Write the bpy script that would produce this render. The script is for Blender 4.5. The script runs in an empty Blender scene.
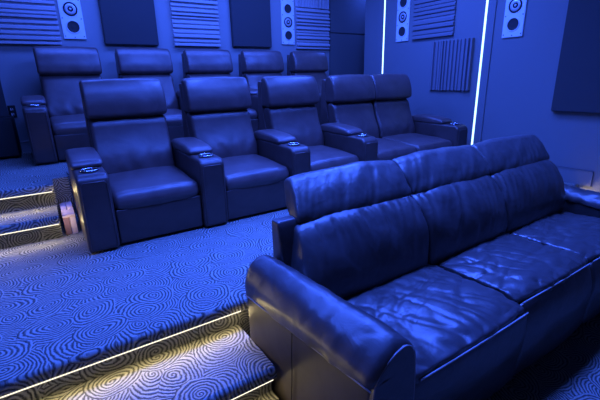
import bpy, bmesh, math, random
from mathutils import Vector, Matrix, noise
random.seed(7)
C = bpy.context.scene.collection
SC = bpy.context.scene
PI = math.pi

# ------------------------------------------------------------------ materials
def new_mat(name):
    m = bpy.data.materials.new(name); m.use_nodes = True
    nt = m.node_tree
    return m, nt, nt.nodes['Principled BSDF']

def nd(nt, t, **kw):
    n = nt.nodes.new(t)
    for k, v in kw.items():
        if k in n.inputs: n.inputs[k].default_value = v
        else: setattr(n, k, v)
    return n

def leather(name, col, rough=.42, wr=.25, fine=.12, scale=9.0, spec=.5):
    m, nt, b = new_mat(name); L = nt.links
    b.inputs['Roughness'].default_value = rough
    b.inputs['Specular IOR Level'].default_value = spec
    tc = nd(nt, 'ShaderNodeTexCoord')
    n1 = nd(nt, 'ShaderNodeTexNoise', Scale=scale, Detail=4.0, Distortion=1.2)
    n2 = nd(nt, 'ShaderNodeTexVoronoi', Scale=260.0)
    L.new(tc.outputs['Object'], n1.inputs['Vector']); L.new(tc.outputs['Object'], n2.inputs['Vector'])
    r = nd(nt, 'ShaderNodeValToRGB')
    r.color_ramp.elements[0].position = .3; r.color_ramp.elements[0].color = (*[c * .8 for c in col], 1)
    r.color_ramp.elements[1].position = .75; r.color_ramp.elements[1].color = (*[c * 1.2 for c in col], 1)
    L.new(n1.outputs['Fac'], r.inputs['Fac']); L.new(r.outputs['Color'], b.inputs['Base Color'])
    b1 = nd(nt, 'ShaderNodeBump', Strength=wr, Distance=.02)
    L.new(n1.outputs['Fac'], b1.inputs['Height'])
    b2 = nd(nt, 'ShaderNodeBump', Strength=fine, Distance=.001)
    L.new(n2.outputs['Distance'], b2.inputs['Height']); L.new(b1.outputs['Normal'], b2.inputs['Normal'])
    L.new(b2.outputs['Normal'], b.inputs['Normal'])
    return m

def plain(name, col, rough=.6, metal=0.0, bump=0.0, bscale=200.0, spec=.3):
    m, nt, b = new_mat(name); L = nt.links
    b.inputs['Base Color'].default_value = (*col, 1); b.inputs['Roughness'].default_value = rough
    b.inputs['Metallic'].default_value = metal; b.inputs['Specular IOR Level'].default_value = spec
    tc = nd(nt, 'ShaderNodeTexCoord'); n = nd(nt, 'ShaderNodeTexNoise', Scale=bscale, Detail=3.0)
    L.new(tc.outputs['Object'], n.inputs['Vector'])
    mx = nd(nt, 'ShaderNodeMixRGB'); mx.inputs[1].default_value = (*[c * .93 for c in col], 1); mx.inputs[2].default_value = (*[min(1, c * 1.05) for c in col], 1)
    L.new(n.outputs['Fac'], mx.inputs[0]); L.new(mx.outputs[0], b.inputs['Base Color'])
    if bump:
        bp = nd(nt, 'ShaderNodeBump', Strength=bump, Distance=.002)
        L.new(n.outputs['Fac'], bp.inputs['Height']); L.new(bp.outputs['Normal'], b.inputs['Normal'])
    return m

def emis(name, col, s):
    m = bpy.data.materials.new(name); m.use_nodes = True
    nt = m.node_tree; nt.nodes.remove(nt.nodes['Principled BSDF'])
    e = nd(nt, 'ShaderNodeEmission', Color=(*col, 1), Strength=s)
    nt.links.new(e.outputs[0], nt.nodes['Material Output'].inputs['Surface'])
    return m

def carpet():
    m, nt, b = new_mat('swirl_carpet'); L = nt.links
    b.inputs['Roughness'].default_value = .95; b.inputs['Specular IOR Level'].default_value = .08
    tc = nd(nt, 'ShaderNodeTexCoord')
    mp = nd(nt, 'ShaderNodeMapping'); mp.inputs['Scale'].default_value = (1.0, 1.0, 1.0)
    # stretch the pattern so that it also wraps down the risers: v = y - z
    sep = nd(nt, 'ShaderNodeSeparateXYZ'); L.new(tc.outputs['Object'], sep.inputs[0])
    sb = nd(nt, 'ShaderNodeMath', operation='SUBTRACT'); L.new(sep.outputs[1], sb.inputs[0]); L.new(sep.outputs[2], sb.inputs[1])
    cb = nd(nt, 'ShaderNodeCombineXYZ'); L.new(sep.outputs[0], cb.inputs[0]); L.new(sb.outputs[0], cb.inputs[1])
    nz = nd(nt, 'ShaderNodeTexNoise', Scale=5.5, Detail=0.0)
    L.new(cb.outputs[0], nz.inputs['Vector'])
    sc = nd(nt, 'ShaderNodeVectorMath', operation='MULTIPLY_ADD'); sc.inputs[1].default_value = (.085, .085, 0)
    L.new(nz.outputs['Color'], sc.inputs[0]); L.new(cb.outputs[0], sc.inputs[2])
    n3 = nd(nt, 'ShaderNodeTexNoise', Scale=42.0, Detail=1.0); L.new(cb.outputs[0], n3.inputs['Vector'])
    sc3 = nd(nt, 'ShaderNodeVectorMath', operation='MULTIPLY_ADD'); sc3.inputs[1].default_value = (.012, .012, 0)
    L.new(n3.outputs['Color'], sc3.inputs[0]); L.new(sc.outputs[0], sc3.inputs[2]); sc = sc3
    def rings(scale, freq, off, sx, sy):
        mp = nd(nt, 'ShaderNodeMapping'); mp.inputs['Scale'].default_value = (sx, sy, 1); mp.inputs['Location'].default_value = (off, off * .7, 0)
        L.new(sc.outputs[0], mp.inputs['Vector'])
        v = nd(nt, 'ShaderNodeTexVoronoi', Scale=scale, voronoi_dimensions='2D'); v.inputs['Randomness'].default_value = .75
        L.new(mp.outputs[0], v.inputs['Vector'])
        # spiral: add the angle around the cell centre
        df = nd(nt, 'ShaderNodeVectorMath', operation='SUBTRACT'); L.new(mp.outputs[0], df.inputs[0]); L.new(v.outputs['Position'], df.inputs[1])
        s2 = nd(nt, 'ShaderNodeSeparateXYZ'); L.new(df.outputs[0], s2.inputs[0])
        at = nd(nt, 'ShaderNodeMath', operation='ARCTAN2'); L.new(s2.outputs[1], at.inputs[0]); L.new(s2.outputs[0], at.inputs[1])
        ma = nd(nt, 'ShaderNodeMath', operation='MULTIPLY_ADD'); ma.inputs[1].default_value = freq
        L.new(v.outputs['Distance'], ma.inputs[0]); L.new(at.outputs[0], ma.inputs[2])
        si = nd(nt, 'ShaderNodeMath', operation='SINE'); L.new(ma.outputs[0], si.inputs[0])
        return v, si
    # overlapping swirls: discs of the first set lie over the second set
    va, sa = rings(3.9, 92.0, 0.0, 1.0, 1.10)
    vb, sb2 = rings(4.6, 84.0, 3.37, 1.06, 1.0)
    lt = nd(nt, 'ShaderNodeMath', operation='LESS_THAN'); lt.inputs[1].default_value = .44; L.new(va.outputs['Distance'], lt.inputs[0])
    sw = nd(nt, 'ShaderNodeMix'); sw.data_type = 'FLOAT'
    L.new(lt.outputs[0], sw.inputs[0]); L.new(sb2.outputs[0], sw.inputs[2]); L.new(sa.outputs[0], sw.inputs[3])
    sa = sw
    nb = nd(nt, 'ShaderNodeTexNoise', Scale=170.0, Detail=3.0); L.new(cb.outputs[0], nb.inputs['Vector'])
    ad = nd(nt, 'ShaderNodeMath', operation='MULTIPLY_ADD'); ad.inputs[1].default_value = 2.3
    L.new(nb.outputs['Fac'], ad.inputs[0]); L.new(sa.outputs[0], ad.inputs[2])
    rp = nd(nt, 'ShaderNodeMapRange'); rp.inputs['From Min'].default_value = .1; rp.inputs['From Max'].default_value = 1.8
    rp.inputs['To Min'].default_value = 0; rp.inputs['To Max'].default_value = 1; L.new(ad.outputs[0], rp.inputs['Value'])
    mx = nd(nt, 'ShaderNodeMixRGB'); mx.inputs[1].default_value = (*CARPET_D, 1); mx.inputs[2].default_value = (*CARPET_L, 1)
    L.new(rp.outputs[0], mx.inputs[0]); L.new(mx.outputs[0], b.inputs['Base Color'])
    bp = nd(nt, 'ShaderNodeBump', Strength=.6, Distance=.006); L.new(rp.outputs[0], bp.inputs['Height']); L.new(bp.outputs['Normal'], b.inputs['Normal'])
    return m

CARPET_D, CARPET_L = (.085, .09, .085), (.43, .43, .39)
M = {}
M['carpet'] = carpet()
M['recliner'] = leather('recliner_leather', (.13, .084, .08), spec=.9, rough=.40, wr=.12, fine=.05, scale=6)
M['recliner_shaded'] = leather('recliner_leather_shaded', (.085, .055, .052), spec=.8, rough=.40, wr=.10, fine=.05, scale=6)  # same leather, darkened in colour to stand in for shade on arms and fronts
M['sofa'] = leather('sofa_leather', (.095, .082, .085), spec=1.0, rough=.35, wr=.15, fine=.06, scale=12)
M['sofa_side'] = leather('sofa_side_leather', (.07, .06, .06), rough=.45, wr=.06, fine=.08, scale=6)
M['thread'] = plain('thread', (.48, .46, .47), .6)
M['dark'] = plain('dark_plastic', (.02, .02, .022), .5)
M['chrome'] = plain('chrome', (.85, .85, .88), .18, 1.0, bscale=20)
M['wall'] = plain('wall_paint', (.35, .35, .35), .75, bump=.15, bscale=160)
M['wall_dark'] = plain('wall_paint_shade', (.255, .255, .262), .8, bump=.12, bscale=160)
M['base'] = plain('baseboard_paint', (.45, .45, .45), .5)
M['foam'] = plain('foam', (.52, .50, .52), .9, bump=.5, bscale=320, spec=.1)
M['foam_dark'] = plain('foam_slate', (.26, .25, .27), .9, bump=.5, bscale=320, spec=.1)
M['fabric'] = plain('panel_fabric', (.085, .085, .09), .95, bump=.4, bscale=420, spec=.08)
M['fabric_pale'] = plain('panel_fabric_pale', (.15, .15, .155), .95, bump=.4, bscale=420, spec=.08)
M['baffle'] = plain('speaker_baffle', (.86, .86, .86), .5)
M['cone'] = plain('speaker_cone', (.62, .62, .64), .35, .4)
M['port'] = plain('speaker_woofer', (.05, .05, .055), .6)
M['rubber'] = plain('rubber_surround', (.025, .025, .03), .5)
M['carton'] = plain('pale_board', (.88, .70, .70), .7, bump=.2, bscale=40)
M['carton2'] = plain('brown_board', (.42, .25, .26), .75, bump=.2, bscale=40)
M['warm'] = emis('warm_led', (1.0, .92, .72), 1.25)
M['cool'] = emis('cool_led', (.42, .70, 1.0), 2.4)
M['ceil'] = plain('ceiling_paint', (.15, .15, .15), .9)

# ------------------------------------------------------------------ helpers
def mesh_obj(name, bm, mat, parent=None, smooth=True, loc=None):
    me = bpy.data.meshes.new(name)
    bmesh.ops.recalc_face_normals(bm, faces=bm.faces)
    bm.to_mesh(me); bm.free()
    if smooth:
        for p in me.polygons: p.use_smooth = True
        if smooth == 'auto':
            try: me.set_sharp_from_angle(angle=math.radians(38))
            except Exception: pass
    me.materials.append(mat)
    o = bpy.data.objects.new(name, me); C.objects.link(o)
    if parent is not None: o.parent = parent
    if loc is not None: o.location = loc
    return o

def tag(o, label=None, cat=None, group=None, kind=None):
    if label: o['label'] = label
    if cat: o['category'] = cat
    if group: o['group'] = group
    if kind: o['kind'] = kind
    return o

def thing(name, label, cat, loc=(0, 0, 0), group=None):
    o = bpy.data.objects.new(name, None); C.objects.link(o); o.location = loc
    o.empty_display_size = .1
    return tag(o, label, cat, group)

def copy_tree(o, parent=None):
    c = o.copy(); C.objects.link(c); c.parent = parent
    for ch in list(o.children): copy_tree(ch, c)
    return c

def box(bm, x0, x1, y0, y1, z0, z1):
    vs = [bm.verts.new((x, y, z)) for x in (x0, x1) for y in (y0, y1) for z in (z0, z1)]
    for f in ((0, 1, 3, 2), (4, 6, 7, 5), (0, 4, 5, 1), (2, 3, 7, 6), (0, 2, 6, 4), (1, 5, 7, 3)):
        bm.faces.new([vs[i] for i in f])
    return vs

def boxes(name, lst, mat, parent=None, bevel=0.0, loc=None):
    bm = bmesh.new()
    for b in lst: box(bm, *b)
    if bevel: bmesh.ops.bevel(bm, geom=list(bm.edges), offset=bevel, segments=2, affect='EDGES', profile=.5)
    return mesh_obj(name, bm, mat, parent, 'auto' if bevel else False, loc)

def area2(p): return sum(p[i][0] * p[(i + 1) % len(p)][1] - p[(i + 1) % len(p)][0] * p[i][1] for i in range(len(p)))

def inset_poly(poly, d):
    n = len(poly); out = []
    for i in range(n):
        a, b, c = Vector(poly[i - 1]), Vector(poly[i]), Vector(poly[(i + 1) % n])
        e1, e2 = (b - a).normalized(), (c - b).normalized()
        n1, n2 = Vector((-e1.y, e1.x)), Vector((-e2.y, e2.x))     # inward for CCW
        k = 1 + n1.dot(n2)
        out.append(b + (n1 + n2) * (d / max(k, .25)))
    return out

def round_poly(poly, radii, seg, nedge):
    n = len(poly); pts = []
    arcs = []
    for i in range(n):
        a, b, c = poly[i - 1], poly[i], poly[(i + 1) % n]
        e1, e2 = (a - b), (c - b); l1, l2 = e1.length, e2.length
        e1.normalize(); e2.normalize()
        ang = e1.angle(e2); r = radii[i]
        t = min(r / max(math.tan(ang / 2), 1e-4), .48 * l1, .48 * l2)
        if ang > 2.15: t = .47 * min(l1, l2)
        p0, p1 = b + e1 * t, b + e2 * t
        arc = []
        for k in range(seg + 1):
            s = k / seg
            q = p0 * (1 - s) ** 2 + b * (2 * s * (1 - s)) + p1 * s ** 2
            arc.append(q)
        arcs.append(arc)
    for i in range(n):
        pts += arcs[i]
        a, b = arcs[i][-1], arcs[(i + 1) % n][0]
        for k in range(1, nedge[i]): pts.append(a.lerp(b, k / nedge[i]))
    return pts

def pillow(name, poly, a0, a1, R, r, mat, parent=None, axis='x', puff=0.0, nu=24, seg=4, step=.05, wr=None, deform=None, loc=None):
    """Upholstered solid: the outline POLY swept from a0 to a1 along AXIS, its ends rounded by R, its corners by r, its middle puffed out."""
    poly = [Vector(p) for p in poly]
    if area2(poly) < 0: poly.reverse()
    n = len(poly)
    rad = [r] * n if not isinstance(r, (list, tuple)) else list(r)
    nedge = [max(1, int((poly[(i + 1) % n] - poly[i]).length / step)) for i in range(n)]
    W = a1 - a0; us = []
    ne = 5
    for k in range(ne + 1): us.append(a0 + R * (1 - math.cos(k / ne * PI / 2)))
    for k in range(1, nu): us.append(a0 + R + (W - 2 * R) * k / nu)
    for k in range(ne + 1): us.append(a1 - R + R * math.sin(k / ne * PI / 2))
    bm = bmesh.new(); rings = []
    for u in us:
        du = min(u - a0, a1 - u)
        t = max(0, 1 - du / R) if R > 0 else 0
        ins = R * (1 - math.sqrt(max(0, 1 - t * t)))
        w = 2 * (u - a0) / W - 1
        ins -= puff * (1 - abs(w) ** 2.6)
        pp = round_poly(inset_poly(poly, ins), [max(.002, q - ins) if ins > 0 else q for q in rad], seg, nedge)
        ring = []
        for p in pp:
            co = (u, p.x, p.y) if axis == 'x' else (p.x, u, p.y)
            if deform: co = deform(*co)
            ring.append(bm.verts.new(co))
        rings.append(ring)
    m = len(rings[0])
    for i in range(len(rings) - 1):
        for j in range(m):
            bm.faces.new((rings[i][j], rings[i + 1][j], rings[i + 1][(j + 1) % m], rings[i][(j + 1) % m]))
    bm.faces.new(rings[0]); bm.faces.new(rings[-1][::-1])
    bmesh.ops.recalc_face_normals(bm, faces=bm.faces)
    if wr:
        bm.normal_update()
        nn = [(v, v.normal.copy(), wr(v.co)) for v in bm.verts]
        for v, no, d in nn: v.co += no * d
    o = mesh_obj(name, bm, mat, parent, 'auto', loc)
    return o

def tube(name, pts, rad, mat, parent=None, sides=6, closed=False, loc=None):
    bm = bmesh.new(); rings = []
    P = [Vector(p) for p in pts]; n = len(P)
    for i in range(n):
        if closed: t = P[(i + 1) % n] - P[i - 1]
        else: t = P[min(i + 1, n - 1)] - P[max(i - 1, 0)]
        t.normalize()
        up = Vector((0, 0, 1)) if abs(t.z) < .95 else Vector((0, 1, 0))
        a = t.cross(up).normalized(); b = t.cross(a)
        rings.append([bm.verts.new(P[i] + (a * math.cos(2 * PI * k / sides) + b * math.sin(2 * PI * k / sides)) * rad) for k in range(sides)])
    for i in range(n if closed else n - 1):
        A, B = rings[i], rings[(i + 1) % n]
        for k in range(sides): bm.faces.new((A[k], A[(k + 1) % sides], B[(k + 1) % sides], B[k]))
    if not closed: bm.faces.new(rings[0][::-1]); bm.faces.new(rings[-1])
    return mesh_obj(name, bm, mat, parent, True, loc)

def prism(name, poly, x0, x1, mat, parent=None, smooth='auto'):
    """(y, z) outline swept along x."""
    poly = [Vector(p) for p in poly]
    if area2(poly) < 0: poly.reverse()
    bm = bmesh.new()
    A = [bm.verts.new((x0, p.x, p.y)) for p in poly]; B = [bm.verts.new((x1, p.x, p.y)) for p in poly]
    n = len(poly)
    for i in range(n): bm.faces.new((A[i], A[(i + 1) % n], B[(i + 1) % n], B[i]))
    bm.faces.new(A); bm.faces.new(B)
    return mesh_obj(name, bm, mat, parent, smooth)

def lathe(bm, prof, cx=0, cy=0, n=32, mat4=None):
    """prof = [(radius, height)] about local z; mat4 places it."""
    rings = []
    for r, h in prof:
        if r < 1e-5: rings.append([bm.verts.new(mat4 @ Vector((0, 0, h)))])
        else: rings.append([bm.verts.new(mat4 @ Vector((r * math.cos(2 * PI * k / n), r * math.sin(2 * PI * k / n), h))) for k in range(n)])
    for A, B in zip(rings, rings[1:]):
        for k in range(n):
            q = [A[k % len(A)], A[(k + 1) % len(A)], B[(k + 1) % len(B)], B[k % len(B)]]
            f = []
            for v in q:
                if v not in f: f.append(v)
            if len(f) > 2: bm.faces.new(f)

# ------------------------------------------------------------------ room shell
FLOOR = -.465; P2 = .336; CEIL = 2.62
XR, YB, XL, YF = 4.144, 5.08, -2.2, -2.2
def struct(o): return tag(o, kind='structure')
struct(boxes('floor', [(XL - .2, 5.4, YF - .2, YB + .2, FLOOR - .12, FLOOR)], M['carpet']))
struct(boxes('ceiling', [(XL - .2, 5.4, YF - .2, YB + .2, CEIL, CEIL + .1)], M['ceil']))
struct(boxes('wall_back', [(XL - .2, 5.4, YB, YB + .15, FLOOR, CEIL)], M['wall']))
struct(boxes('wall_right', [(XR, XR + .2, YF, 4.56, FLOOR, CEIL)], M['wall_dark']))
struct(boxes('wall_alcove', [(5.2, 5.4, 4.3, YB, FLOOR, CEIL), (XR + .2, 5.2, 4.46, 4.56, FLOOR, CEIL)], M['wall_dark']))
struct(boxes('wall_left', [(XL - .15, XL, YF, YB, FLOOR, CEIL)], M['ceil']))
struct(boxes('wall_front', [(XL - .15, XR + .2, YF - .15, YF, FLOOR, CEIL)], M['ceil']))
# carpeted platforms: nosing face with the riser set back under it
def noseprofile(y, ztop, zbot, yback, drop=.05, rec=.05):
    r = .022
    pts = [(y + rec, zbot), (y + rec, ztop - drop), (y, ztop - drop)]
    for k in range(6):
        a = k / 5 * PI / 2
        pts.append((y + r - r * math.cos(a), ztop - r + r * math.sin(a)))
    pts += [(yback, ztop), (yback, zbot)]
    return pts
YP1 = 1.54
struct(prism('floor_front_platform', noseprofile(YP1, 0, FLOOR, YB), XL, XR, M['carpet']))
struct(prism('floor_rear_platform', noseprofile(3.62, P2, 0, YB, rec=.0), .10, 5.2, M['carpet']))
struct(prism('floor_rear_landing', noseprofile(3.22, P2, 0, YB, rec=.06), XL, -.005, M['carpet']))
struct(prism('floor_landing_end', [(3.41, 0), (3.41, P2), (YB, P2), (YB, 0)], -.005, .10, M['carpet']))
struct(prism('floor_step_upper', noseprofile(2.96, P2 / 2, 0, 3.285, rec=.06), XL, -.012, M['carpet']))
for nm, x0, x1 in (('left', XL, .645), ('right', 3.50, XR)):
    struct(prism('floor_step_high_' + nm, noseprofile(1.21, -.155, FLOOR, YP1 + .05), x0, x1, M['carpet']))
    struct(prism('floor_step_low_' + nm, noseprofile(.88, -.31, FLOOR, 1.26), x0, x1, M['carpet']))
# baseboards
struct(boxes('baseboard_right', [(XR - .014, XR, 1.435, 4.56, 0, .14), (XR - .017, XR, 1.435, 4.56, .132, .14)], M['wall_dark']))
struct(boxes('baseboard_back', [(XL, 5.2, YB - .014, YB, P2, P2 + .11), (XL, 5.2, YB - .018, YB, P2 + .10, P2 + .112)], M['base']))
struct(boxes('baseboard_front_right', [(XR - .014, XR, YF, .88, FLOOR, FLOOR + .14)], M['base']))
struct(boxes('trim_1', [(XR - .012, XR, 2.575, 2.66, 0, CEIL)], M['wall_dark']))
struct(boxes('trim_2', [(XR - .012, XR, 4.19, 4.30, 0, CEIL)], M['wall_dark']))

# ------------------------------------------------------------------ LED strips
def strip(name, b, mat, label, group=None):
    t = thing(name, label, 'light strip', ((b[0] + b[1]) / 2, (b[2] + b[3]) / 2, b[4]), group)
    x, y, z = t.location
    q = (b[0] - x, b[1] - x, b[2] - y, b[3] - y, b[4] - z, b[5] - z)
    boxes('light_diffuser', [q], mat, t)
    return t, q
def nose_strip(y, ztop, x0, x1, label):
    z = ztop - .05
    t, q = strip('led_strip', (x0, x1, y + .002, y + .014, z - .008, z - .001), M['warm'], label, None)
    boxes('channel', [(q[0], q[1], q[3], q[3] + .006, q[4] - .003, q[5])], M['chrome'], t)
nose_strip(YP1, 0, XL + .02, .645, 'long warm LED strip along the front platform edge above the lower carpeted step')
nose_strip(YP1, 0, 3.50, XR - .02, 'short warm LED strip by the right wall behind the sofa arm')
nose_strip(1.21, -.155, XL + .02, .63, 'warm LED strip under the nosing of the step beside the sofa arm')
nose_strip(3.22, P2, XL + .02, -.02, 'upper warm LED strip at the left edge of the rear platform')
nose_strip(2.96, P2 / 2, XL + .02, -.02, 'lower warm LED strip on the small step beside the pale box')
for y, lab in ((2.676, 'vertical white LED strip on right wall rising behind the sofa'), (4.165, 'vertical white LED strip on right wall rising above the loveseat headrests')):
    t, q = strip('wall_led_strip', (XR - .014, XR - .002, y - .011, y + .011, .02, CEIL), M['cool'], lab)
    boxes('channel', [(q[0] + .003, q[1], q[2] - .006, q[2], q[4], q[5]), (q[0] + .003, q[1], q[3], q[3] + .006, q[4], q[5])], M['base'], t)

# ------------------------------------------------------------------ acoustic foam, fabric panels, speakers
def on_back(o, x, z): o.location = (x, YB - .001, z)
def on_right(o, y, z): o.location = (XR - .001, y, z); o.rotation_euler = (0, 0, -PI / 2)
def foam(w, h, vertical, mat, seed, label, group=None, dk=1.0):
    """ribbed foam tile: local x along the wall, z up, -y out of the wall; irregular wedge ribs."""
    rnd = random.Random(seed)
    L, S = (h, w) if not vertical else (w, h)
    n = 12; ws = [rnd.uniform(.75, 1.3) for _ in range(n)]; tot = sum(ws)
    pts = [(-L / 2, .012)]; s = -L / 2
    for k, a in enumerate(ws):
        d = a / tot * L; hh = .016 + dk * (rnd.choice((.03, .038, .046, .05)) - .016)
        pts += [(s + d * .04, hh * .98), (s + d * .52, hh), (s + d * .6, hh * .7), (s + d * .72, .016), (s + d * .98, .013)]
        s += d
    pts.append((L / 2, .012))
    bm = bmesh.new()
    def P(a, s_, d): return (a, -d, s_) if not vertical else (-s_, -d, a)
    A = [bm.verts.new(P(-S / 2, *p)) for p in pts]; B = [bm.verts.new(P(S / 2, *p)) for p in pts]
    A0 = [bm.verts.new(P(-S / 2, p[0], 0)) for p in (pts[0], pts[-1])]; B0 = [bm.verts.new(P(S / 2, p[0], 0)) for p in (pts[0], pts[-1])]
    for i in range(len(pts) - 1): bm.faces.new((A[i], A[i + 1], B[i + 1], B[i]))
    bm.faces.new(A + [A0[1], A0[0]]); bm.faces.new(B + [B0[1], B0[0]])
    bm.faces.new((A0[0], B0[0], B[0], A[0])); bm.faces.new((A0[1], B0[1], B[-1], A[-1])); bm.faces.new((A0[0], A0[1], B0[1], B0[0]))
    o = mesh_obj('acoustic_foam_tile', bm, mat, None, False)
    return tag(o, label, 'acoustic foam', group)
f = foam(.60, .59, False, M['foam'], 3, 'ribbed foam tile at far left of the back wall, beside the first speaker'); on_back(f, .04, 1.41 + .295)
f = foam(.585, .58, False, M['foam'], 5, 'ribbed foam tile on back wall between the two dark fabric panels'); on_back(f, 1.82, 1.43 + .29)
f = foam(.585, .545, False, M['foam'], 8, 'horizontally ribbed foam tile on back wall right of the three-driver speaker'); on_back(f, 3.58, 1.43 + .2725)
f = foam(.585, .58, True, M['foam'], 11, 'vertically ribbed foam tile on back wall at top, above a horizontal one'); on_back(f, 3.58, 1.985 + .29)
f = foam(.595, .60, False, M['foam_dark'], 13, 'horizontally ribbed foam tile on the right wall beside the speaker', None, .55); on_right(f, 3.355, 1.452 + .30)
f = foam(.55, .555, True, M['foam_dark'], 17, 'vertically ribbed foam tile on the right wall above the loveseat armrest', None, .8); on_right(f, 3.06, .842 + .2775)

def fabric_panel(w, h, label, d=.05, mat='fabric'):
    bm = bmesh.new(); box(bm, -w / 2, w / 2, -d, 0, -h / 2, h / 2)
    bmesh.ops.bevel(bm, geom=list(bm.edges), offset=.008, segments=2, affect='EDGES')
    o = mesh_obj('fabric_absorber', bm, M[mat], None, 'auto')
    return tag(o, label, 'acoustic panel')
p = fabric_panel(.58, 1.15, 'dark fabric acoustic panel on back wall right of the two visible speaker drivers'); on_back(p, 1.045, 1.425 + .575)
p = fabric_panel(.58, 1.15, 'dark fabric acoustic panel on back wall left of the three-driver speaker'); on_back(p, 2.575, 1.435 + .575)
p = fabric_panel(.66, 1.22, 'large dark fabric panel on right wall at the photo edge'); on_right(p, 1.54, .66 + .61)
p = fabric_panel(1.28, 1.20, 'lower of two stacked dark panels in the back corner alcove', .03, 'fabric_pale'); p.location = (4.53, YB - .002, P2 + .125 + .60)
p = fabric_panel(1.28, .90, 'upper of two stacked dark panels in the back corner alcove', .03, 'fabric_pale'); p.location = (4.53, YB - .002, P2 + 1.33 + .45)
p = fabric_panel(.60, .86, 'dark panel low on back wall at far left under the ribbed foam'); on_back(p, -.56, P2 + .12 + .43)

def speaker(label):
    t = thing('in_wall_speaker', label, 'speaker')
    w, h, d = .21, .585, .016
    bm = bmesh.new(); box(bm, -w / 2, w / 2, -d, 0, -h / 2, h / 2)
    bmesh.ops.bevel(bm, geom=list(bm.edges), offset=.004, segments=2, affect='EDGES')
    mesh_obj('baffle', bm, M['baffle'], t, 'auto')
    for dz, kind in ((.172, 'woofer'), (0, 'mid'), (-.172, 'woofer')):
        T = Matrix.Translation((0, -d, dz)) @ Matrix.Rotation(PI / 2, 4, 'X')
        if kind == 'woofer':
            bm = bmesh.new(); lathe(bm, [(.059, .0004), (.056, .004), (.05, .002), (.02, .001), (.012, .002), (0, .003)], mat4=T)
            wo = mesh_obj('woofer_cone', bm, M['port'], t, True)
            bm = bmesh.new(); lathe(bm, [(.067, -.001), (.067, .003), (.062, .006), (.057, .003), (.057, -.001)], mat4=T)
            mesh_obj('trim_ring', bm, M['baffle'], wo, True)
        else:
            bm = bmesh.new(); lathe(bm, [(.067, 0), (.067, .005), (.062, .007), (.054, .004), (.052, .001)], mat4=T)
            mi = mesh_obj('midrange_driver', bm, M['rubber'], t, True)
            bm = bmesh.new(); lathe(bm, [(.053, .003), (.050, .006), (.028, .001), (.024, .001)], mat4=T)
            mesh_obj('cone', bm, M['cone'], mi, True)
            bm = bmesh.new(); lathe(bm, [(.027, .000), (.024, .004), (.020, .001), (.011, .001)], mat4=T)
            mesh_obj('tweeter_surround', bm, M['rubber'], mi, True)
            bm = bmesh.new(); lathe(bm, [(.012, .001), (.010, .006), (.005, .010), (0, .011)], mat4=T)
            mesh_obj('tweeter_dome', bm, M['baffle'], mi, True)
    sc0 = None
    for sx, sz in ((-.088, .27), (.088, .27), (-.088, .09), (.088, .09), (-.088, -.09), (.088, -.09), (-.088, -.265), (.088, -.265), (0, -.275)):
        if sc0 is None:
            bm = bmesh.new(); lathe(bm, [(.0055, -.001), (.0055, .0015), (0, .0015)], n=10, mat4=Matrix.Translation((0, -d, 0)) @ Matrix.Rotation(PI / 2, 4, 'X'))
            c = sc0 = mesh_obj('screw', bm, M['port'], t, False)
        else:
            c = sc0.copy(); C.objects.link(c); c.parent = t
        c.location = (sx, 0, sz)
    return t
s0 = speaker('white in-wall speaker on back wall beside the far-left foam tile'); on_back(s0, .475, 1.765)
s = copy_tree(s0); s['label'] = 'white in-wall speaker on back wall left of stacked ribbed foam tiles, three drivers visible'; on_back(s, 3.158, 1.775)
s = copy_tree(s0); s['label'] = 'white in-wall speaker on right wall beside the ribbed foam, between the LED strips'; on_right(s, 3.835, 1.74)
s = copy_tree(s0); s['label'] = 'white in-wall speaker alone on right wall between LED strip and large dark panel'; on_right(s, 2.366, 1.657)

# dark cabinet and outlet at the far left of the back wall
t = thing('subwoofer', 'dark boxy subwoofer cabinet on the rear platform at far left by the back row', 'subwoofer', (-.425, 4.82, P2))
boxes('cabinet', [(-.21, .21, -.16, .16, .015, .385)], M['dark'], t, .008)
bm = bmesh.new(); box(bm, -.195, .195, -.176, -.161, .03, .37); mesh_obj('grille', bm, M['fabric'], t, False)
for sx in (-.17, .17):
    for sy in (-.12, .12): boxes('foot', [(sx - .02, sx + .02, sy - .02, sy + .02, 0, .016)], M['dark'], t)
t = thing('wall_outlet', 'small black wall outlet with pale marks beside the back row armrest', 'outlet', (-.222, YB, .757))
boxes('cover_plate', [(-.032, .032, -.012, 0, -.062, .062)], M['dark'], t, .004)
for dz in (.024, -.026): boxes('socket', [(-.012, -.004, -.014, -.010, dz - .012, dz + .012), (.005, .010, -.014, -.010, dz - .010, dz + .010)], M['baffle'], t)
# pale box wedged between the small step and the recliner
t = thing('small_box', 'small pale pink box wedged between the carpeted step and the front-row recliner', 'box', (.046, 3.22, 0))
boxes('side_board', [(-.038, -.001, -.18, .18, 0, .125)], M['carton2'], t, .002)
boxes('side_board', [(.002, .038, -.18, .18, 0, .125)], M['carton'], t, .002)
boxes('lid', [(-.039, .039, -.183, -.065, .126, .146), (-.039, -.001, -.062, .183, .126, .146), (.002, .039, -.062, .06, .126, .146), (.002, .039, .063, .183, .126, .146)], M['carton'], t, .002)

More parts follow.
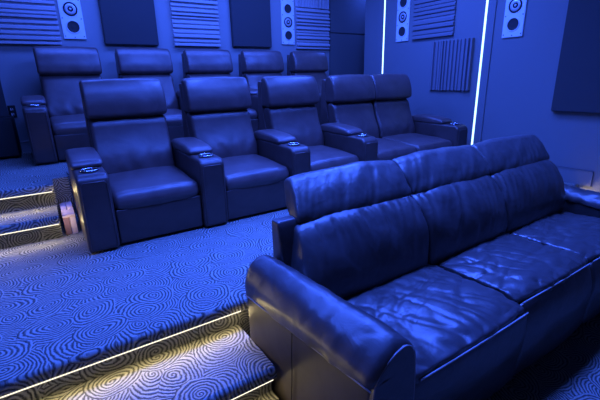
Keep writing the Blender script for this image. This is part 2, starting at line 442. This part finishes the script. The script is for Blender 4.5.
# ------------------------------------------------------------------ theatre recliners
AW, PW = .183, .7422
def fold(co, ax, amp, f1, seed):
    return amp * (noise.noise(Vector((co.x * f1 + seed, co.y * f1 * .5, co.z * f1 * .5 + seed))))
RL = M['recliner']; RB = M['recliner_shaded']
def make_arm(xc, root):
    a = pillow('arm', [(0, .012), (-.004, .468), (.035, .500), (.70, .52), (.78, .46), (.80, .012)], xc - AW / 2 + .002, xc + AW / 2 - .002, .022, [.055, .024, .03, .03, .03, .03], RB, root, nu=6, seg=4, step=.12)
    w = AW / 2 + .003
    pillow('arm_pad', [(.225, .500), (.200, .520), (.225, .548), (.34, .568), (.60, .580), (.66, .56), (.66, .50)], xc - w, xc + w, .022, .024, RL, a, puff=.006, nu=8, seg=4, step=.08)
    # piping framing the arm front
    fx0, fx1 = xc - AW / 2 + .018, xc + AW / 2 - .018
    tube('piping', [(fx0, -.001, .03), (fx0, -.004, .25), (fx0 + .002, -.005, .435), (fx0 + .015, -.002, .455), (fx1 - .015, -.002, .455), (fx1 - .002, -.005, .435), (fx1, -.004, .25), (fx1, -.001, .03)], .0032, RL, a)
    ring = [(xc + .048 * math.cos(k / 28 * 2 * PI), .115 + .048 * math.sin(k / 28 * 2 * PI), .510) for k in range(28)]
    c = tube('cup_holder', ring, .0055, M['chrome'], a, 8, True)
    bm = bmesh.new(); lathe(bm, [(.046, .507), (0, .506)], n=28, mat4=Matrix.Translation((xc, .115, 0)))
    mesh_obj('cup_well', bm, M['dark'], a, True)
def make_seat(xc, root, sd=0.0):
    hw = .2765
    def wseat(co): return .004 * noise.noise(Vector((co.x * 5 + sd, co.y * 6, 3.1))) + .0025 * noise.noise(Vector((co.x * 16 + sd, co.y * 9, 1.7)))
    pillow('seat_cushion', [(.045, .245), (.022, .285), (.05, .345), (.30, .366), (.62, .378), (.66, .245)], xc - hw, xc + hw, .03, [.03, .05, .06, .06, .03, .02], RL, root, puff=.014, nu=18, seg=5, step=.05, wr=wseat)
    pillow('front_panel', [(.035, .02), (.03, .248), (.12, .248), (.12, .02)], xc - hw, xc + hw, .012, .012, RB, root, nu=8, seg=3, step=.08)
    def wback(co):
        k = math.exp(-((co.z - .40) / .12) ** 2)
        u = co.x - xc
        return .010 * k * noise.noise(Vector((u * 14 + sd, co.z * 12 - abs(u) * 10, .3 + sd))) + .004 * noise.noise(Vector((u * 5, co.z * 5, sd)))
    pillow('back_cushion', [(.55, .36), (.56, .46), (.640, .62), (.682, .765), (.80, .772), (.74, .36)], xc - hw, xc + hw, .03, [.03, .05, .12, .03, .03, .03], RL, root, puff=.014, nu=22, seg=5, step=.035, wr=wback)
    def wh(co): return .004 * noise.noise(Vector((co.x * 7 + sd, co.z * 7, 2.2 + sd)))
    pillow('headrest', [(.690, .768), (.645, .79), (.650, .87), (.684, .97), (.724, 1.024), (.757, 1.038), (.80, 1.025), (.82, .775)], xc - hw - .0085, xc + hw + .0085, .022, [.02, .03, .08, .08, .04, .02, .03, .03], RL, root, puff=.010, nu=18, seg=4, step=.04, wr=wh)
    pillow('back_shell', [(.68, .06), (.70, .36), (.805, .76), (.828, 1.0), (.88, 1.0), (.90, .70), (.90, .06)], xc - hw - .002, xc + hw + .002, .01, .012, RL, root, nu=6, seg=3, step=.12)
    pillow('seat_base', [(.12, .01), (.12, .25), (.70, .25), (.70, .01)], xc - hw, xc + hw, .008, .01, RL, root, nu=3, seg=2, step=.2)
def make_recliner(label, left_arm, sd):
    t = thing('theatre_recliner', label, 'recliner', (0, 0, 0), None)
    make_seat(0, t, sd); make_arm(PW / 2, t)
    if left_arm: make_arm(-PW / 2, t)
    return t
YR, X0 = 2.545, .196
YR2, X1 = 4.06, -.020
r2 = make_recliner('front-row leather recliner at the row end, beside the warm-lit steps', True, 1.0)
r1 = make_recliner('second leather recliner from the aisle steps in the front row', False, 5.0)
r2.location = (X0 + PW * .5, YR, 0); r1.location = (X0 + PW * 1.5, YR, 0)
r2['group'] = r1['group'] = 'front row of recliners'
c = copy_tree(r1); c.location = (X0 + PW * 2.5, YR, 0); c['label'] = 'third recliner in the front row, between single recliner and loveseat'
lv = thing('theatre_loveseat', 'two-seat leather theatre loveseat without middle arm at the right end of front row', 'loveseat', (X0 + PW * 3.5 + .008, YR, 0))
lv['group'] = 'front row of recliners'
make_seat(0, lv, 9.0); make_seat(PW - .171, lv, 13.0); make_arm(PW - .171 + PW / 2, lv)
back_labels = ['back-row leather recliner at the left end by the dark subwoofer', 'second recliner from the left in the back row, under the dark panel', 'middle recliner of the back row, under the ribbed foam between dark panels',
               'fourth recliner from the left in the back row, half hidden, under the second dark panel', 'back-row recliner at the right end beside the dark alcove panels']
for i in range(5):
    c = copy_tree(r2 if i == 0 else r1); c.location = (X1 + PW * (i + .5), YR2, P2); c['label'] = back_labels[i]; c['group'] = 'back row of recliners'

# ------------------------------------------------------------------ reclining sofa
SF = M['sofa']
SO = Vector((2.06, 1.1, FLOOR))
sofa = thing('reclining_sofa', 'large dark leather three-seat reclining sofa in the foreground with stitched seams', 'sofa', SO)
def loc(*a): return tuple(Vector(a) - SO)
OFF = tuple(-SO)
XS = [.93, 1.69, 2.42, 3.17]
XB = [.93, 1.65, 2.40, 3.17]
def pleat(t, x, w, seed):
    n_ = noise.noise(Vector((x * w + 1.2 * noise.noise(Vector((x * 3, t * 4, seed))), t * 2.0, seed)))
    return .55 - 1.9 * abs(n_)
for i in range(3):
    a, b = XS[i] + .002, XS[i + 1] - .002; sd = i * 7.3; fy, fz = (0, 0) if i == 0 else (.045, .012)
    def wseat(co):
        if co.z < -.06: return 0
        u = (co.x - a) / (b - a); v = (co.y - .73) / .55
        q = Vector((co.x * 1.9 + co.y * 1.4 + sd, co.y * 6.0 - co.x * 2.6, sd))
        w = noise.noise(q * .6)
        wq = q + Vector((noise.noise(q * .6 + Vector((0, 0, 5))), noise.noise(q * .6 + Vector((9, 2, 1))), 0)) * .9
        cr = (1 - abs(noise.noise(wq * 1.1))) ** 5 + .6 * (1 - abs(noise.noise(wq * 2.1 + Vector((3, 1, 7))))) ** 5
        big = .009 * w - .009 * cr + .0015 * noise.noise(q * 2.5) - .004 * max(0, 1 - abs(noise.noise(Vector((co.x * 9 + co.y * 5 + sd, co.y * 2.2 - co.x * 1.5, sd)))) * 6)
        edge = math.exp(-((co.y - .79) / .07) ** 2)
        big += .007 * edge * (.5 - 1.8 * abs(noise.noise(Vector((co.x * 17 + co.y * 6, co.y * 5, sd)))))
        return big * min(1, max(.3, 1.2 - v * .3))
    pillow('seat_cushion', [(.742 + fy, -.12), (.733 + fy, .0 + fz), (.80 + fy, .02 + fz), (1.30, .02), (1.36, -.03), (1.36, -.16), (.86, -.16)], a - (.16 if i == 0 else 0), b, .013, [.01, .022, .05, .05, .02, .02, .02], SF, sofa, puff=.026, nu=84, seg=5, step=.011, wr=wseat, loc=OFF)
    a0 = a - .028 if i == 0 else a
    def wfront(co): return .006 * noise.noise(Vector((co.x * 5 + sd, 0, co.z * 9)))
    pillow('footrest_panel', [(.725 + fy, -.012 + fz), (.712 + fy * .3, -.12), (.745, -.40), (.85, -.40), (.85, -.14), (.80, -.06)], a - (.07 if i == 0 else 0), b, .02, .02, SF, sofa, puff=.01, nu=24, seg=3, step=.03, wr=wfront, loc=OFF)
    tube('piping', [loc(a + .02 + (b - a - .04) * k / 24, .716 + fy - .010 * (1 - (2 * k / 24 - 1) ** 2), -.012 + fz + .010 * (1 - (2 * k / 24 - 1) ** 2)) for k in range(25)], .0042, M['thread'], sofa, 6)
    a, b = XB[i] + .002, XB[i + 1] - .002
    def wback(co):
        d = .40 - co.z
        k = math.exp(-max(0, d) / .16) * (1 - math.exp(-(abs(d) / .03) ** 2))
        fl = .019 * k * pleat(d, co.x + .25 * d, 17, sd) + .014 * noise.noise(Vector((co.x * 6 + co.z * 4, co.z * 3.2, sd)))
        return fl
    pillow('back_cushion', [(1.245, -.02), (1.232, .12), (1.266, .25), (1.338, .345), (1.388, .384), (1.47, .390), (1.465, .10), (1.42, -.02)], a - (.045 if i == 0 else 0), b - (.012 if i == 2 else 0), .030, [.04, .10, .12, .05, .02, .03, .05, .03], SF, sofa, puff=.018, nu=92, seg=5, step=.014, wr=wback, loc=OFF, deform=(lambda x, y, z: (x - .10 * max(0, 1 - max(0, z) / .38) * max(0, min(1, (1.3 - x) / .4)), y, z)) if i == 0 else None)
    def whead(co):
        d = math.hypot(co.y - 1.39, co.z - .38)
        k = math.exp(-d / .10) * (1 - math.exp(-(d / .03) ** 2))
        return .012 * k * pleat(d, co.x - .5 * d, 19, sd + 4) + .006 * noise.noise(Vector((co.x * 9 - co.z * 14, co.z * 8, sd + 2))) 
    pillow('headrest', [(1.395, .384), (1.402, .415), (1.455, .49), (1.53, .552), (1.565, .560), (1.595, .54), (1.55, .46), (1.45, .375)], a - (.045 if i == 0 else 0), b + (.014 if i == 2 else 0), .016, [.012, .04, .08, .06, .03, .04, .04, .03], SF, sofa, puff=.018, nu=92, seg=5, step=.014, wr=whead, loc=OFF, deform=(lambda x, y, z: (x + max(0, z - .38) * .32 * max(0, (1.5 - x) / .6), y, z)) if i == 0 else None)
    tube('seam', [loc(a + .03 + (b - a - .06) * k / 20, 1.390, .381) for k in range(21)], .003, M['thread'], sofa, 5)
def make_sofa_arm(s):
    # s=+1: the arm by the steps (outer side at low x); s=-1 mirrored at the far end
    xi, xo = (.815, .632) if s > 0 else (3.285, 3.468)
    def wx(x, y):
        t = max(0, min(1, (1.47 - y) / .78)); u = (x - xi) / (xo - xi)
        a_, b_ = xi + s * .108 * t, xo + s * .068 * t
        return a_ + u * (b_ - a_)
    def tap(x, y, z):
        t = max(0, min(1, (1.47 - y) / .78))
        dz = (.030 if s > 0 else -.055) * (1 - t * (s > 0)) - .012 * max(0, (t - .85) / .15)
        dz -= .05 * t * abs(x - xi) / .25
        return (wx(x, y), y, z + dz * max(0, min(1, (z - .078) / .12)))
    def warm_(co):
        return (.012 * (.4 - 1.5 * abs(noise.noise(Vector((co.x * 10, co.y * 16, 4 + co.z * 8))))) if s < 0 and co.z > .07 else 0) + .006 * noise.noise(Vector((co.x * 9, co.y * 7, s * 3 + co.z * 3))) + .004 * noise.noise(Vector((co.x * 14 + co.y * 6, co.y * 22, s * 5)))* (1 if co.z > .05 else 0)
    prof = [(xo, .078), (xo - s * .004, .135), (xo + s * .035, .205), (xo + s * .10, .234), (xi - s * .03, .20), (xi, .135), (xi, .078)]
    a = pillow('arm', prof, .70, 1.47, .028, [.012, .05, .07, .08, .05, .03, .012], SF, sofa, 'y', nu=44, seg=5, step=.025, wr=warm_, deform=tap, loc=OFF, puff=.004)
    pillow('arm_side', [(xo + s * .010, -.42), (xo + s * .008, .083), (xi - s * .004, .083), (xi - s * .004, -.42)], .708, 1.462, .02, .012, M['sofa_side'], a, 'y', nu=16, seg=3, step=.06, deform=lambda x, y, z: (wx(x, y), y, z))
    X = lambda y, o=0.0: wx(xo - s * (.002 + o), y)
    tube('piping', [loc(X(y), y, .085) for y in [1.45 - .75 * k / 20 for k in range(21)]], .0034, M['thread'], a, 5).location = (0, 0, 0)
    tube('side_seam', [loc(X(1.10 + .012 * math.sin(k)), 1.10 + .03 * k / 10, 0.075 - .48 * k / 10) for k in range(11)], .0025, M['dark'], a, 5).location = (0, 0, 0)
    # stitched arch round the arm front
    w0, w1 = X(.70), wx(xi, .70)
    arch = []
    fr = [(0, -.40), (0, -.2), (.0, .05), (.06, .105), (.2, .145), (.45, .175), (.7, .190), (.86, .175), (.96, .12), (1.0, 0), (1.0, -.1)]
    for u, z in fr: arch.append((w0 + s * .012 + (w1 - w0 - s * .03) * u, .703, z))
    sm = []
    for k in range(len(arch) - 1):
        for q in range(5):
            sm.append(Vector(arch[k]).lerp(Vector(arch[k + 1]), q / 5))
    for _ in range(3): sm = [sm[0]] + [(sm[i - 1] + sm[i] * 2 + sm[i + 1]) / 4 for i in range(1, len(sm) - 1)] + [sm[-1]]
    tube('front_piping', [loc(*p) for p in sm], .0036, M['thread'], a, 5)
    bm = bmesh.new()
    pts = [Vector(loc(p.x, .7005, p.z)) for p in sm] + [Vector(loc(sm[-1].x, .7005, -.40))]
    F0 = [bm.verts.new(p) for p in pts]; F1 = [bm.verts.new(p + Vector((0, .02, 0))) for p in pts]
    bm.faces.new(F0)
    for k in range(len(pts)): bm.faces.new((F0[k], F0[(k + 1) % len(pts)], F1[(k + 1) % len(pts)], F1[k]))
    mesh_obj('front_panel', bm, SF, a, 'auto')
    for ch in a.children: ch.location = tuple(Vector(ch.location) + SO * 0) if ch.name.startswith(('front_p', 'piping', 'side_seam')) else (0, 0, 0)
    for ch in a.children:
        if ch.name.startswith(('piping', 'side_seam', 'front_p')): ch.location = tuple(SO)
    # back wing beside the outer cushion
    xa, xb = (.795, .945) if s > 0 else (3.155, 3.19)
    pillow('back_wing', [(1.37, -.10), (1.375, .20), (1.41, .385), (1.42, .405), (1.475, .405), (1.475, .30), (1.475, -.40), (1.36, -.40)], min(xa, xb), max(xa, xb), .012, .014, SF, sofa, nu=10, seg=3, step=.05, loc=OFF, wr=lambda co: .004 * noise.noise(co * 8))
make_sofa_arm(1); make_sofa_arm(-1)
boxes('base_frame', [(.95 - SO.x, 3.15 - SO.x, .86 - SO.y, 1.46 - SO.y, .05, .32)], M['sofa_side'], sofa, .01)
pillow('back_frame', [(1.40, -.15), (1.47, .20), (1.50, .40), (1.53, .40), (1.50, .0), (1.475, -.42), (1.40, -.42)], .96, 3.14, .01, .008, SF, sofa, nu=6, seg=2, step=.1, loc=OFF)
for fx in (.78, 3.32):
    for fy in (.80, 1.38): boxes('foot', [(fx - .03 - SO.x, fx + .03 - SO.x, fy - .03 - SO.y, fy + .03 - SO.y, 0, .06)], M['dark'], sofa)

# ------------------------------------------------------------------ light
BLUE = (.052, .140, .97)
def area(loc_, size, power, col=BLUE, rot=(0, 0, 0), sy=None, spread=180):
    d = bpy.data.lights.new('lamp', 'AREA'); d.energy = power; d.color = col
    d.shape = 'RECTANGLE'; d.size = size; d.size_y = sy or size; d.spread = math.radians(spread)
    o = bpy.data.objects.new('area_lamp', d); C.objects.link(o); o.location = loc_; o.rotation_euler = rot
    return o
area((1.6, 4.3, 2.55), 3.4, 85, sy=.4)
area((1.7, 2.32, 2.55), 3.6, 52, sy=.45)
area((1.5, 1.75, 2.55), 3.0, 62, sy=.3)  # added fill strip, gives the recliner backs something bright to reflect
area((3.1, 3.1, 2.55), .25, 46)
area((1.5, 3.0, 2.55), .25, 36)
area((2.0, 1.65, 2.55), 2.4, 50, sy=.4, spread=90)  # added fill over the sofa to brighten its seats
area((-.6, 1.9, 2.55), .6, 22, spread=110)
area((4.65, 4.75, 2.5), .3, 14)  # added fill lifting the dark alcove, no fixture of the room
# warm spill of the step strips
def warm(x0, x1, y, z, p):
    area(((x0 + x1) / 2, y, z), x1 - x0, p, (1.0, .80, .40), (math.radians(-58), 0, 0), .010)
warm(-2.1, .64, YP1 + .006, -.062, 5.0)
warm(-2.1, .62, 1.216, -.217, 4.4)
warm(-2.1, -.02, 3.226, P2 - .062, 3.0)
warm(-2.1, -.02, 2.966, P2 / 2 - .062, 3.0)
warm(3.5, 4.1, YP1 + .006, -.062, 2.2)
def glow(x, y, z, p):  # added point lights past the strip ends, warming recliner arm and sofa side
    d = bpy.data.lights.new('added_glow', 'POINT'); d.energy = p; d.color = (1.0, .80, .40); d.shadow_soft_size = .012
    o = bpy.data.objects.new('added_glow', d); C.objects.link(o); o.location = (x, y, z)
glow(.035, 3.17, P2 - .05, .20); glow(.03, 2.95, P2 / 2 - .05, .20); glow(.63, 1.527, -.075, .10)
w = bpy.data.worlds.new('room_air'); SC.world = w; w.use_nodes = True
w.node_tree.nodes['Background'].inputs[0].default_value = (.03, .08, .7, 1); w.node_tree.nodes['Background'].inputs[1].default_value = .05

# ------------------------------------------------------------------ camera
f, th, yw, rl, cz = 389.60, math.radians(17.266), math.radians(32.981), math.radians(-1.366), 1.0121
F = Vector((math.sin(yw) * math.cos(th), math.cos(yw) * math.cos(th), -math.sin(th)))
R = Vector((math.cos(yw), -math.sin(yw), 0)); U = R.cross(F)
R2 = R * math.cos(rl) + U * math.sin(rl); U2 = -R * math.sin(rl) + U * math.cos(rl)
cd = bpy.data.cameras.new('camera'); cam = bpy.data.objects.new('camera', cd); C.objects.link(cam)
cd.sensor_width = 36; cd.lens = f / 600 * 36; cd.clip_start = .02
m = Matrix((R2, U2, -F)).transposed().to_4x4(); m.translation = (0, 0, cz)
cam.matrix_world = m
SC.camera = cam
SC.view_settings.view_transform = 'Standard'
SC.view_settings.look = 'None'
SC.view_settings.exposure = 0.12
SC.view_settings.gamma = 0.9
